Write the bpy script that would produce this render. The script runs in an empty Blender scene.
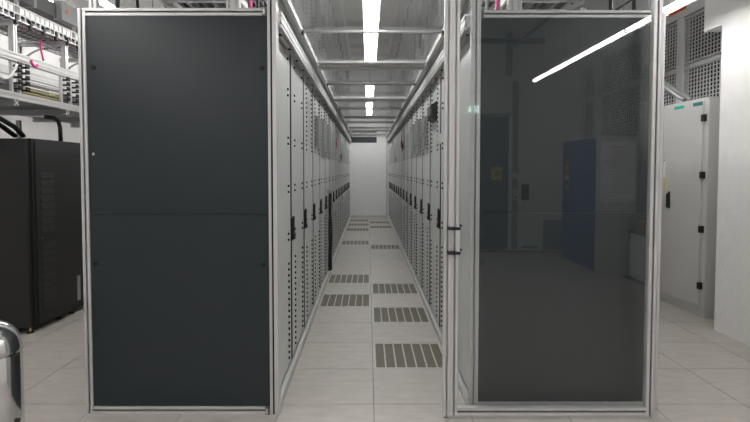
import bpy, math, random
from mathutils import Vector
random.seed(7)
S = bpy.context.scene
C = S.collection

# ------------------------------------------------------------------ camera
FPX, CX, CY, CAMZ, TILT = 518.0, 368.0, 190.72, 1.523, math.atan(0.04)
cam = bpy.data.cameras.new('camera')
cam.sensor_fit = 'HORIZONTAL'; cam.sensor_width = 36.0
cam.lens = 36.0 * FPX / 750.0
cam.shift_x = (375.0 - CX) / 750.0
cam.shift_y = (CY - 211.0) / 750.0
cam.clip_start = 0.05; cam.clip_end = 100
camo = bpy.data.objects.new('camera', cam); C.objects.link(camo)
camo.location = (0, 0, CAMZ); camo.rotation_euler = (math.pi / 2 - TILT, 0, 0)
S.camera = camo
# ------------------------------------------------------------------ world, exposure
w = bpy.data.worlds.new('world'); S.world = w; w.use_nodes = True
w.node_tree.nodes['Background'].inputs[0].default_value = (0.8, 0.85, 0.9, 1)
w.node_tree.nodes['Background'].inputs[1].default_value = 0.05
S.view_settings.view_transform = 'Standard'; S.view_settings.look = 'None'
S.view_settings.gamma = 1.0; S.view_settings.use_curve_mapping = False
S.view_settings.exposure = 0.0
LAMP = 21.5          # radiance of the fluorescent diffusers


# ------------------------------------------------------------------ materials
def mat(name, col, rough=0.5, metal=0.0, var=0.06, scale=6.0, stretch=(1, 1, 1), bump=0.0, bscale=60.0,
        spec=0.5, rnd=0.0, detail=4.0):
    m = bpy.data.materials.new(name); m.use_nodes = True
    nt = m.node_tree; N = nt.nodes; L = nt.links
    b = N['Principled BSDF']
    b.inputs['Roughness'].default_value = rough; b.inputs['Metallic'].default_value = metal
    b.inputs['Specular IOR Level'].default_value = spec
    tc = N.new('ShaderNodeTexCoord'); mp = N.new('ShaderNodeMapping'); mp.inputs['Scale'].default_value = stretch
    geo = N.new('ShaderNodeNewGeometry')
    L.new(geo.outputs['Position'], mp.inputs['Vector'])
    no = N.new('ShaderNodeTexNoise'); no.inputs['Scale'].default_value = scale; no.inputs['Detail'].default_value = detail
    L.new(mp.outputs[0], no.inputs['Vector'])
    mr = N.new('ShaderNodeMapRange')
    mr.inputs['From Min'].default_value = 0.3; mr.inputs['From Max'].default_value = 0.7
    mr.inputs['To Min'].default_value = 1 - var; mr.inputs['To Max'].default_value = 1 + var
    L.new(no.outputs['Fac'], mr.inputs['Value'])
    mx = N.new('ShaderNodeVectorMath'); mx.operation = 'SCALE'; mx.inputs[0].default_value = col[:3]
    if rnd:
        oi = N.new('ShaderNodeObjectInfo'); ma = N.new('ShaderNodeMapRange')
        ma.inputs['To Min'].default_value = 1 - rnd; ma.inputs['To Max'].default_value = 1 + rnd
        L.new(oi.outputs['Random'], ma.inputs['Value'])
        mu = N.new('ShaderNodeMath'); mu.operation = 'MULTIPLY'
        L.new(mr.outputs[0], mu.inputs[0]); L.new(ma.outputs[0], mu.inputs[1])
        L.new(mu.outputs[0], mx.inputs['Scale'])
    else:
        L.new(mr.outputs[0], mx.inputs['Scale'])
    L.new(mx.outputs[0], b.inputs['Base Color'])
    if bump:
        n2 = N.new('ShaderNodeTexNoise'); n2.inputs['Scale'].default_value = bscale; n2.inputs['Detail'].default_value = 3
        L.new(mp.outputs[0], n2.inputs['Vector'])
        bp = N.new('ShaderNodeBump'); bp.inputs['Strength'].default_value = bump; bp.inputs['Distance'].default_value = 0.01
        L.new(n2.outputs['Fac'], bp.inputs['Height']); L.new(bp.outputs[0], b.inputs['Normal'])
    return m


def glass_mat(name, tint, ior=1.5, rough=0.0):
    """thin clear sheet: Fresnel mix of straight transmission and mirror reflection"""
    m = bpy.data.materials.new(name); m.use_nodes = True
    nt = m.node_tree; N = nt.nodes; L = nt.links
    N.remove(N['Principled BSDF'])
    t = N.new('ShaderNodeBsdfTransparent'); t.inputs[0].default_value = (*tint, 1)
    g = N.new('ShaderNodeBsdfGlossy'); g.inputs['Roughness'].default_value = rough
    fr = N.new('ShaderNodeFresnel')
    ge = N.new('ShaderNodeNewGeometry'); mr = N.new('ShaderNodeMapRange')      # both faces of the sheet meet air
    mr.inputs['To Min'].default_value = ior; mr.inputs['To Max'].default_value = 1 / ior
    L.new(ge.outputs['Backfacing'], mr.inputs['Value']); L.new(mr.outputs[0], fr.inputs['IOR'])
    mx = N.new('ShaderNodeMixShader')
    L.new(fr.outputs[0], mx.inputs[0]); L.new(t.outputs[0], mx.inputs[1]); L.new(g.outputs[0], mx.inputs[2])
    L.new(mx.outputs[0], N['Material Output'].inputs['Surface'])
    return m


def emit_mat(name, col, strength):
    m = bpy.data.materials.new(name); m.use_nodes = True
    N = m.node_tree.nodes; b = N['Principled BSDF']
    b.inputs['Base Color'].default_value = (*col, 1)
    b.inputs['Emission Color'].default_value = (*col, 1); b.inputs['Emission Strength'].default_value = strength
    return m


def grate_mat():
    m = mat('grate_metal', (0.15, 0.143, 0.112), 0.55, 0.1, 0.05, 30)
    nt = m.node_tree; N = nt.nodes; L = nt.links; b = N['Principled BSDF']
    geo = N.new('ShaderNodeNewGeometry')
    v = N.new('ShaderNodeTexVoronoi'); v.inputs['Scale'].default_value = 62; v.inputs['Randomness'].default_value = 0.25
    L.new(geo.outputs['Position'], v.inputs['Vector'])
    cr = N.new('ShaderNodeValToRGB'); cr.color_ramp.elements[0].position = 0.30; cr.color_ramp.elements[1].position = 0.42
    cr.color_ramp.elements[0].color = (0.025, 0.024, 0.018, 1); cr.color_ramp.elements[1].color = (0.112, 0.102, 0.074, 1)
    L.new(v.outputs['Distance'], cr.inputs[0]); L.new(cr.outputs[0], b.inputs['Base Color'])
    return m


MT = dict(
    tile=mat('floor_tile_laminate', (0.405, 0.380, 0.350), 0.42, 0, 0.085, 6.5, (0.9, 2.6, 1), 0.02, 200, 0.35, 0.03, 8),
    tileframe=mat('perforated_tile_frame', (0.45, 0.44, 0.40), 0.45, 0.1, 0.05, 8),
    grate=grate_mat(),
    slab=mat('raised_floor_void', (0.10, 0.10, 0.10), 0.9),
    wall=mat('white_plaster', (0.80, 0.79, 0.785), 0.85, 0, 0.025, 3, (1, 1, 1), 0.25, 30, 0.2),
    pier=mat('brushed_white_plaster', (0.86, 0.855, 0.85), 0.85, 0, 0.02, 4, (1, 3, 1.8), 0.55, 14, 0.2),
    ceil=mat('grey_concrete_ceiling', (0.85, 0.845, 0.84), 0.9, 0, 0.06, 2, (1, 1, 1), 0.1, 40, 0.2),
    alu=mat('anodised_aluminium', (0.62, 0.617, 0.612), 0.40, 0.45, 0.03, 10, (1, 1, 1), 0, 60, 0.5),
    aludark=mat('dull_aluminium', (0.36, 0.37, 0.365), 0.45, 0.5, 0.04, 10),
    anthracite=mat('anthracite_powder_coat', (0.0150, 0.0228, 0.0268), 0.38, 0, 0.04, 2, (1, 1, 1), 0.03, 900, 0.5),
    rack=mat('light_grey_rack_paint', (0.60, 0.61, 0.60), 0.40, 0.08, 0.02, 5, (1, 1, 1), 0, 60, 0.5),
    plate=mat('light_grey_blanking_steel', (0.58, 0.59, 0.58), 0.36, 0.15, 0.02, 5, (1, 1, 1), 0, 60, 0.5, 0.025),
    seam=mat('rubber_and_gap_shade', (0.012, 0.012, 0.012), 0.95, 0, 0.05, 6, (1, 1, 1), 0, 60, 0.1),  # rubber seal, and the painted shade of the gaps between racks
    black=mat('black_plastic', (0.012, 0.012, 0.012), 0.4, 0, 0.05, 20),
    blackcab=mat('black_cabinet_paint', (0.0075, 0.0078, 0.0083), 0.55, 0, 0.05, 5, (1, 1, 1), 0.03, 600),
    glass=glass_mat('clear_glass', (0.96, 0.97, 0.97), 1.58),
    roofglass=glass_mat('clear_polycarbonate', (0.95, 0.955, 0.955), 1.58, 0.0),
    chrome=mat('polished_steel', (0.72, 0.72, 0.72), 0.12, 1.0, 0.02, 10),
    brass=mat('brass', (0.7, 0.5, 0.2), 0.3, 1.0, 0.03, 10),
    white=mat('white_paint', (0.8, 0.8, 0.8), 0.45, 0, 0.01, 5),
    greycab=mat('grey_cabinet_paint', (0.56, 0.555, 0.54), 0.45, 0, 0.02, 3),
    blue=mat('blue_cabinet_paint', (0.045, 0.10, 0.27), 0.4, 0, 0.03, 4),
    steelgrey=mat('steel_grey_paint', (0.30, 0.31, 0.31), 0.5, 0, 0.03, 4),
    duct=mat('grey_trunking', (0.13, 0.134, 0.134), 0.45, 0.2, 0.04, 6),
    ductgrey=mat('cable_duct_plastic', (0.30, 0.31, 0.31), 0.5, 0, 0.04, 12),
    doorgreen=mat('grey_green_door_paint', (0.10, 0.125, 0.13), 0.5, 0, 0.03, 3),
    dark=mat('dark_void', (0.012, 0.012, 0.013), 0.9),
    darkglass=mat('dark_window', (0.05, 0.055, 0.06), 0.15, 0, 0.02, 3),
    magenta=mat('magenta_cable', (0.62, 0.03, 0.22), 0.45, 0, 0.05, 30),
    red=mat('red_cable', (0.55, 0.05, 0.06), 0.45, 0, 0.05, 30),
    whitecable=mat('white_cable', (0.75, 0.75, 0.73), 0.45, 0, 0.05, 30),
    olive=mat('olive_fibre_cable', (0.33, 0.30, 0.12), 0.45, 0, 0.05, 30),
    greycable=mat('grey_cable', (0.22, 0.22, 0.225), 0.5, 0, 0.05, 30),
    yellow=mat('yellow_label', (0.75, 0.58, 0.06), 0.5, 0, 0.03, 20),
    orange=mat('orange_plastic', (0.75, 0.16, 0.03), 0.5, 0, 0.03, 20),
    green=mat('teal_green_label', (0.0, 0.42, 0.28), 0.5, 0, 0.03, 20),
    teal=mat('dark_teal_label', (0.02, 0.16, 0.16), 0.5, 0, 0.03, 20),
    paper=mat('white_paper', (0.82, 0.82, 0.84), 0.7, 0, 0.02, 8),
    card=mat('brown_cardboard', (0.36, 0.22, 0.11), 0.8, 0, 0.06, 20),
    grille=mat('grille_white_steel', (0.66, 0.665, 0.66), 0.5, 0.1, 0.02, 6),
    lampflat=emit_mat('flat_light_diffuser', (1.0, 0.99, 0.975), LAMP * 1.25),
    lamp=emit_mat('fluorescent_diffuser', (1.0, 0.985, 0.965), LAMP * 1.6),
    exitgreen=emit_mat('exit_sign_green', (0.05, 0.45, 0.28), 3.0),
    exitwhite=emit_mat('exit_sign_white', (0.9, 0.93, 1.0), 8.0),
    label=mat('aluminium_rating_label', (0.35, 0.34, 0.31), 0.45, 0.3, 0.1, 60),
)


# ------------------------------------------------------------------ mesh builder
class MB:
    def __init__(self):
        self.v = []; self.f = []; self.s = []

    def add(self, vs, fs, smooth=False):
        o = len(self.v); self.v += [tuple(p) for p in vs]
        self.f += [tuple(i + o for i in f) for f in fs]; self.s += [smooth] * len(fs)
        return self

    def box(self, x0, x1, y0, y1, z0, z1):
        x0, x1 = min(x0, x1), max(x0, x1); y0, y1 = min(y0, y1), max(y0, y1); z0, z1 = min(z0, z1), max(z0, z1)
        v = [(x, y, z) for z in (z0, z1) for y in (y0, y1) for x in (x0, x1)]
        return self.add(v, [(0, 2, 3, 1), (4, 5, 7, 6), (0, 1, 5, 4), (2, 6, 7, 3), (0, 4, 6, 2), (1, 3, 7, 5)])

    def prism(self, poly, axis, a, b):
        """poly in the two other axes: axis x -> (y,z), y -> (x,z), z -> (x,y)"""
        def P(p, t):
            return {'x': (t, p[0], p[1]), 'y': (p[0], t, p[1]), 'z': (p[0], p[1], t)}[axis]
        ar = sum(poly[i][0] * poly[(i + 1) % len(poly)][1] - poly[(i + 1) % len(poly)][0] * poly[i][1] for i in range(len(poly)))
        poly = list(poly) if ar > 0 else list(poly)[::-1]
        if a > b: a, b = b, a
        n = len(poly)
        vs = [P(p, a) for p in poly] + [P(p, b) for p in poly]
        fl = axis == 'y'
        fs = [tuple(range(n))[::-1], tuple(range(n, 2 * n))] + [(i, (i + 1) % n, n + (i + 1) % n, n + i) for i in range(n)]
        if fl: fs = [f[::-1] for f in fs]
        return self.add(vs, fs)

    def profile(self, axis, u0, u1, v0, v1, a, b, nu=1, nv=1, gw=0.011, gd=0.016, one=False):
        """T-slot aluminium extrusion; nu grooves on the faces that span u, nv on those that span v"""
        pts = []
        us = [u0 + (u1 - u0) * (k + 0.5) / nu for k in range(nu)] if nu else []
        vs = [v0 + (v1 - v0) * (k + 0.5) / nv for k in range(nv)] if nv else []
        h = gw / 2; q = h + (0.003 if nu and nv else 0.006); l = 0.0025
        half = min((u1 - u0) / (2 * nu) if nu else 9, (v1 - v0) / (2 * nv) if nv else 9)
        gd = min(gd, half - q - 0.0005 if nu and nv else 9, 0.42 * ((v1 - v0) if nu else 9), 0.42 * ((u1 - u0) if nv else 9))
        if one: gd = 0.84 * ((v1 - v0) if nu else (u1 - u0))          # deep slot on the near face only
        if gd < l + 0.002: q = h; gd = max(gd, 0.004)
        T = [(-h, 0), (-h, l), (-q, l), (-q, gd), (q, gd), (q, l), (h, l), (h, 0)]
        pts.append((u0, v0))
        for u in us: pts += [(u + a_, v0 + d_) for a_, d_ in T]
        pts.append((u1, v0))
        for v in ([] if one else vs): pts += [(u1 - d_, v + a_) for a_, d_ in T]
        pts.append((u1, v1))
        for u in ([] if one else reversed(us)): pts += [(u - a_, v1 - d_) for a_, d_ in T]
        pts.append((u0, v1))
        for v in reversed(vs): pts += [(u0 + d_, v - a_) for a_, d_ in T]
        return self.prism(pts, axis, a, b)

    def cyl(self, c, axis, r, h, n=16, r2=None):
        """axis 'x','y','z'; from c along +h"""
        r2 = r if r2 is None else r2
        d = {'x': 0, 'y': 1, 'z': 2}[axis]; e, g = [(1, 2), (2, 0), (0, 1)][d]
        vs = []
        for t, rr in ((0, r), (h, r2)):
            for k in range(n):
                p = [0, 0, 0]; p[d] = c[d] + t
                p[e] = c[e] + rr * math.cos(2 * math.pi * k / n); p[g] = c[g] + rr * math.sin(2 * math.pi * k / n)
                vs.append(p)
        side = [(k, (k + 1) % n, n + (k + 1) % n, n + k) for k in range(n)]
        caps = [tuple(range(n))[::-1], tuple(range(n, 2 * n))]
        if h < 0: side = [f[::-1] for f in side]; caps = [f[::-1] for f in caps]
        self.add(vs, side, n > 6)
        o = len(self.v) - 2 * n
        self.f += [tuple(i + o for i in f) for f in caps]; self.s += [False, False]
        return self

    def tube(self, pts, r, n=6):
        pts = [Vector(p) for p in pts]; m = len(pts); vs = []
        for i, p in enumerate(pts):
            d = (pts[min(i + 1, m - 1)] - pts[max(i - 1, 0)]).normalized()
            a = d.cross(Vector((0, 0, 1)) if abs(d.z) < 0.9 else Vector((1, 0, 0))).normalized(); b = d.cross(a)
            for k in range(n):
                t = 2 * math.pi * k / n
                vs.append(p + a * (r * math.cos(t)) + b * (r * math.sin(t)))
        fs = [(i * n + k, i * n + (k + 1) % n, (i + 1) * n + (k + 1) % n, (i + 1) * n + k) for i in range(m - 1) for k in range(n)]
        fs += [tuple(range(n))[::-1], tuple(range((m - 1) * n, m * n))]
        return self.add(vs, [f[::-1] for f in fs], True)

    def lathe(self, c, prof, n=40):
        vs = []; m = len(prof)
        for r, z in prof:
            for k in range(n):
                vs.append((c[0] + r * math.cos(2 * math.pi * k / n), c[1] + r * math.sin(2 * math.pi * k / n), c[2] + z))
        fs = [(i * n + k, i * n + (k + 1) % n, (i + 1) * n + (k + 1) % n, (i + 1) * n + k) for i in range(m - 1) for k in range(n)]
        return self.add(vs, fs, True)

    def mesh(self, name, material, off=(0, 0, 0)):
        me = bpy.data.meshes.new(name)
        me.from_pydata([(x - off[0], y - off[1], z - off[2]) for x, y, z in self.v], [], self.f)
        me.polygons.foreach_set('use_smooth', self.s)
        me.materials.append(MT[material]); me.update()
        return me

    def build(self, name, material, parent=None, loc=None):
        """coordinates are world coordinates; the mesh origin goes to loc or to the parent's base"""
        base = worldloc(parent) if parent else Vector(loc or (0, 0, 0))
        me = self.mesh(name, material, base)
        o = bpy.data.objects.new(name, me); C.objects.link(o)
        if parent: o.parent = parent
        else: o.location = base
        return o


def worldloc(o):
    v = Vector((0, 0, 0))
    while o: v += o.location; o = o.parent
    return v


def tag(o, label=None, cat=None, group=None, kind=None):
    if label: o['label'] = label
    if cat: o['category'] = cat
    if group: o['group'] = group
    if kind: o['kind'] = kind
    return o


def thing(name, label, cat, loc=(0, 0, 0), group=None):
    o = bpy.data.objects.new(name, None); C.objects.link(o); o.location = loc; o.empty_display_size = 0.1
    return tag(o, label, cat, group)


def link(me, name, parent, loc=(0, 0, 0)):
    o = bpy.data.objects.new(name, me); C.objects.link(o); o.parent = parent; o.location = loc
    return o


def arc(p, q, sag, n=10, side=(0, 0, -1)):
    p, q, s = Vector(p), Vector(q), Vector(side)
    return [p.lerp(q, i / n) + s * (sag * 4 * (i / n) * (1 - i / n)) for i in range(n + 1)]


# ------------------------------------------------------------------ the room
AX = 0.038                        # middle of the aisle
YB, YF, XL, XR, ZC = -3.62, 17.4, -5.4, 4.0, 4.12
TY0 = 3.315                       # a tile joint
tag(MB().box(XL, XR, YB, YF, ZC, ZC + 0.15).build('ceiling', 'ceil'), kind='structure')
tag(MB().box(XL - 0.15, XL, YB, YF, -0.2, ZC).build('wall_left', 'wall'), kind='structure')
tag(MB().box(XR + 0.06, XR + 0.2, YB, YF, -0.2, ZC).build('wall_right', 'wall'), kind='structure')
tag(MB().box(XL, XR + 0.2, YB - 0.15, YB, -0.2, ZC).build('wall_back', 'wall'), kind='structure')
tag(MB().box(XL, XR + 0.2, YF, YF + 0.15, -0.2, ZC).build('wall_front', 'wall'), kind='structure')
# plastered pier beside the camera with a beam nib, and the bulkhead above the side wall
pier = MB().prism([(0.5, 0), (4.885, 0), (4.885, 2.877), (5.146, 2.877), (5.146, ZC), (0.5, ZC)], 'x', 3.30, XR + 0.06)
tag(pier.build('wall_pier', 'pier'), kind='structure')
bulk = MB().box(3.32, XR + 0.06, YB, 0.5, 3.62, ZC)
tag(bulk.build('trim_1', 'wall'), kind='structure')

floor = tag(MB().box(XL, XR + 0.06, YB, YF, -0.2, -0.031).build('floor', 'slab'), kind='structure')
G = 0.0021
tile_me = MB().box(-0.3 + G, 0.3 - G, -0.3 + G, 0.3 - G, -0.031, 0).mesh('floor_tile', 'tile')
pf = MB()
bw = 0.6 - 2 * G; n7 = 7; bd = 0.024; dv = 0.011
sw = (bw - 2 * bd - (n7 - 1) * dv) / n7
x0 = -bw / 2
pf.box(x0, -x0, x0, x0 + bd, -0.031, 0); pf.box(x0, -x0, -x0 - bd, -x0, -0.031, 0)
pf.box(x0, x0 + bd, x0 + bd, -x0 - bd, -0.031, 0); pf.box(-x0 - bd, -x0, x0 + bd, -x0 - bd, -0.031, 0)
strips = []
x = x0 + bd
for k in range(n7):
    strips.append(MB().box(x, x + sw, x0 + bd, -x0 - bd, -0.028, -0.005).mesh('slot_grate', 'grate'))
    x += sw
    if k < n7 - 1: pf.box(x, x + dv, x0 + bd, -x0 - bd, -0.031, 0)
    x += dv
pf_me = pf.mesh('perforated_tile', 'tileframe')
perf = {(0, 1), (0, 3), (0, 5), (0, 11), (0, 17), (0, 19), (-1, 4), (-1, 6), (-1, 12), (-1, 16), (-1, 18), (-1, 20)}
rest = MB()
for i in range(-9, 7):
    for j in range(-12, 24):
        cx, cy = AX + 0.6 * i + 0.3, TY0 + 0.6 * j + 0.3
        if cy - 0.3 < YB or cy + 0.3 > YF or cx - 0.3 < XL or cx + 0.3 > XR + 0.1: continue
        aisle = i in (-1, 0)
        near = -3 <= j <= -1 or (0 <= j <= 6 and (i >= 2 or i <= -3))
        if (i, j) in perf:
            t = link(pf_me, 'perforated_tile', floor, (cx, cy, 0))
            for sm in strips: link(sm, 'slot_grate', t)
        elif (aisle and j >= -3) or (near and -7 <= i <= 6):
            link(tile_me, 'floor_tile', floor, (cx, cy, 0))
        else:
            rest.box(cx - 0.3 + G, cx + 0.3 - G, cy - 0.3 + G, cy + 0.3 - G, -0.031, 0)
tag(rest.build('floor_tiles', 'tile', floor), kind='stuff')

# far end of the aisle: white end wall with a dark transom window
EY = 16.76
door1 = tag(MB().box(-0.60, 0.68, EY, EY + 0.05, 0, 2.68).build('door_1', 'white'), kind='structure')
MB().box(-0.60, 0.31, EY - 0.012, EY, 2.37, 2.40).build('window_frame', 'white', door1)
MB().box(0.28, 0.31, EY - 0.012, EY, 2.40, 2.68).build('window_frame', 'white', door1)
MB().box(-0.60, 0.28, EY - 0.004, EY, 2.40, 2.66).build('transom_window', 'darkglass', door1)
MB().box(0.60, 0.625, EY - 0.006, EY, 0.05, 2.62).build('door_edge', 'steelgrey', door1)
MB().profile('x', EY - 0.035, EY, 0, 0.05, -0.56, 0.635).build('threshold', 'alu', door1)


# ------------------------------------------------------------------ racks
PITCH, RY0, U, Z0 = 0.797, 3.19, 0.04445, 0.0935
PH = 'P'
PAT = [
    [1] * 16 + [5, 8, 8, 8, 6],
    [1] * 15 + [6, 8, 8] + [1] * 14,
    [1] * 17 + [4, 8, 8, 2] + [1] * 12,
    [1] * 21 + [8, 8] + [1] * 8 + [6],
    [1] * 14 + [3, 4, 8, 8] + [2] * 4 + [6],
    [26, 25],
]
_plate = {}


def plate_mesh(n, s):
    if (n, s) not in _plate:
        _plate[(n, s)] = MB().box(-0.02 * s, -0.002 * s, 0.170, 0.652, 0.0009, n * U - 0.0009).mesh('blanking_plate', 'plate')
    return _plate[(n, s)]


_shared = {}


def rack_shared(s):
    if s in _shared: return _shared[s]
    d = {}
    d['body'] = MB().box(-1.13 * s, -0.021 * s, 0.046, 0.751, 0.0, 2.405).mesh('body', 'rack')
    d['strip1'] = MB().box(-0.021 * s, 0, 0.046, 0.1685, 0.055, 2.405).mesh('front_post', 'rack')
    d['strip2'] = MB().box(-0.021 * s, 0, 0.6535, 0.751, 0.055, 2.405).mesh('front_post', 'rack')
    q = 0.105
    d['body0'] = MB().box(-1.13 * s, -0.021 * s, q, 0.751, 0.0, 2.405).mesh('body', 'rack')
    d['strip0'] = MB().box(-0.021 * s, 0, q, 0.1685, 0.055, 2.405).mesh('front_post', 'rack')
    d['base'] = MB().box(-0.021 * s, -0.004 * s, 0.1685, 0.6535, 0.055, Z0).mesh('base_cover', 'rack')
    d['seam'] = MB().box(-0.2 * s, -0.003 * s, -0.0455, 0.0455, 0.05, 2.40).mesh('gap_shade_strip', 'seam')  # black filler standing in for the shade in the gap between racks
    h = MB()
    prof = [(0.005, 0.985), (0.045, 0.985), (0.052, 1.0), (0.046, 1.05), (0.030, 1.16), (0.018, 1.165), (0.006, 1.05), (0.0, 1.0)]
    h.prism(prof, 'x', 0.006 * s, 0.022 * s)
    h.box(0, 0.006 * s, 0.012, 0.036, 0.975, 1.15)
    h.box(0.006 * s, 0.028 * s, 0.008, 0.044, 0.99, 1.02)
    d['handle'] = h.mesh('door_handle', 'black')
    _shared[s] = d
    return d


ordn = ['first', 'second', 'third', 'fourth', 'fifth', 'sixth', 'seventh', 'eighth', 'ninth', 'tenth', 'eleventh', 'twelfth',
        'thirteenth', 'fourteenth', 'fifteenth', 'sixteenth', 'seventeenth']
_scr = {}
choice = {1: [0, 0, 1, 1, 2, 2, 3, 1, 4, 2, 3, 4, 1, 2, 3, 4, 0], -1: [5, 0, 1, 2, 1, 2, 3, 4, 1, 3, 2, 4, 3, 1, 2, 4, 0]}
RX = {1: AX - 0.630, -1: AX + 0.630}
for s in (1, -1):
    d = rack_shared(s)
    rowname = 'row behind the uncovered anthracite panel' if s == 1 else 'row behind the glass sliding door'
    for k in range(17):
        near = {0: ''}
        t = thing('server_rack', 'light grey server rack, %s in the %s' % (ordn[k], rowname), 'rack',
                  (RX[s], RY0 + PITCH * k, 0), 'server racks along the aisle')
        cut = k == 0 and s == -1
        link(d['body0' if cut else 'body'], 'body', t); link(d['strip0' if cut else 'strip1'], 'front_post', t); link(d['strip2'], 'front_post', t)
        link(d['base'], 'base_cover', t); 
        if k: link(d['seam'], 'gap_shade_strip', t); link(d['handle'], 'door_handle', t)
        pid = choice[s][k]; u = 0
        small = MB()
        for n in PAT[pid]:
            z = Z0 + u * U
            if n >= 2 or k < 5: link(plate_mesh(n, s), 'blanking_plate', t, (0, 0, z))
            else: small.box(-0.02 * s, -0.002 * s, 0.170, 0.652, z + 0.0009, z + U - 0.0009)
            u += n
        if small.v:
            key = ('sm', pid, s)
            if key not in _scr: _scr[key] = small.mesh('slim_plates', 'plate')
            tag(link(_scr[key], 'slim_plates', t), kind='stuff')
        key = (pid, s)
        if key not in _scr:
            b = MB(); u = 0
            for n in PAT[pid]:
                zs = [Z0 + (u + 0.5) * U] if n == 1 else [Z0 + (u + 0.5) * U, Z0 + (u + n - 0.5) * U]
                for z in zs:
                    for yy in (0.1795, 0.6425): b.cyl((-0.004 * s, yy, z), 'x', 0.0095, 0.013 * s, 6)
                u += n
            _scr[key] = b.mesh('screws', 'dark')
        tag(link(_scr[key], 'screws', t), kind='stuff')

# cable ducts, sensors and cords fixed in the racks
def comb(cx, s, y0, y1, z0, z1, n):
    b = MB(); b.box(cx, cx + 0.012 * s, y0, y1, z0, z1)
    for k in range(n):
        z = z0 + (z1 - z0) * (k + 0.5) / n
        b.box(cx + 0.012 * s, cx + 0.030 * s, y0, y1, z - 0.011, z + 0.011)
    b.box(cx + 0.028 * s, cx + 0.032 * s, y0 + 0.03, y1 - 0.03, z0 + 0.03, z1 - 0.02)
    return b


for s, ks in ((1, (3, 4, 5)), (-1, (3, 4, 5))):
    for k in ks:
        for q in (0.20, 0.44):
            y = RY0 + PITCH * k + q
            zt = 2.17 if k > ks[0] else 2.13
            tag(comb(RX[s] + 0.009 * s, s, y, y + 0.17, 1.74 + 0.03 * (k % 2), zt, 9).build('cable_duct', 'ductgrey', loc=(RX[s], y, 1.74)),
                'grey comb cable duct high on %s rack behind the %s, on its %s side' % (ordn[k], 'uncovered panel' if s == 1 else 'glass door', 'handle' if q < 0.3 else 'far'),
                'cable duct', 'cable ducts on the %s racks' % ('panel row' if s == 1 else 'door row'))
# black module and small white sensor on the second and first right-hand racks
y = RY0 + PITCH * 2 + 0.24
md = thing('sensor_display', 'black angular display box with reddish screen fixed on a rack front', 'display', (RX[-1], y, 2.02))
MB().prism([(RX[-1], 2.0), (RX[-1] - 0.05, 2.03), (RX[-1] - 0.06, 2.15), (RX[-1], 2.19)], 'y', y, y + 0.34).build('housing', 'black', md)
MB().box(RX[-1] - 0.062, RX[-1] - 0.055, y + 0.06, y + 0.28, 2.055, 2.13).build('screen', 'duct', md)
y = RY0 + PITCH * 2 - 0.10
tag(MB().box(RX[-1] - 0.03, RX[-1] - 0.001, y, y + 0.10, 1.76, 1.85).box(RX[-1] - 0.034, RX[-1] - 0.03, y + 0.02, y + 0.08, 1.78, 1.83)
    .build('sensor_box', 'greycab', loc=(RX[-1], y, 1.74)), 'small white sensor box fixed on a rack under the black display', 'sensor')
# coloured patch cords in the far racks
def cord(s, y, z, col, lab, n):
    b = MB(); X = RX[s] + 0.030 * s
    for q in range(n):
        yy = y + 0.09 * q
        b.tube(arc((X, yy, z + 0.03 * q), (X, yy + 0.20, z - 0.05 - 0.01 * q), 0.005, 8, (s, 0, 0)), 0.0045, 5)
    return tag(b.build('looped_cable', col, loc=(X, y, z)), lab, 'cable')


cord(1, 9.0, 1.98, 'red', 'red patch cords looped on a far rack in the uncovered panel row', 3)
cord(1, 10.2, 1.72, 'magenta', 'magenta patch cords looped low on a far rack in the uncovered panel row', 3)
cord(-1, 9.6, 2.02, 'red', 'red patch cords looped on a far rack in the glass door row', 4)
cord(-1, 11.6, 1.78, 'magenta', 'magenta patch cords looped low on a far rack in the glass door row', 3)
cord(-1, 9.2, 1.95, 'black', 'black patch cords looped on a far rack in the glass door row', 4)
cord(1, 10.6, 1.80, 'black', 'black patch cords looped on a far rack in the uncovered panel row', 4)
# black cable bundle hanging to the floor on the left
cb = thing('cable_bundle', 'bundle of black cables hanging from a rack down to the floor rail', 'cable', (RX[1] + 0.03, 7.52, 0.05))
for q in range(6):
    r = 0.011; yy = 7.46 + 0.028 * q
    b = MB(); pts = []
    for i in range(13):
        tt = i / 12
        pts.append((RX[1] + 0.034 + 0.012 * math.sin(5 * tt + q) + 0.01 * (q % 2), yy + 0.02 * math.sin(7 * tt + 2 * q), 1.22 - 1.16 * tt))
    b.tube(pts, r, 6).build('cable', 'black', cb)
MB().box(RX[1] + 0.001, RX[1] + 0.06, 7.45, 7.62, 1.19, 1.24).build('cable_clamp', 'chrome', cb)

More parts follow.
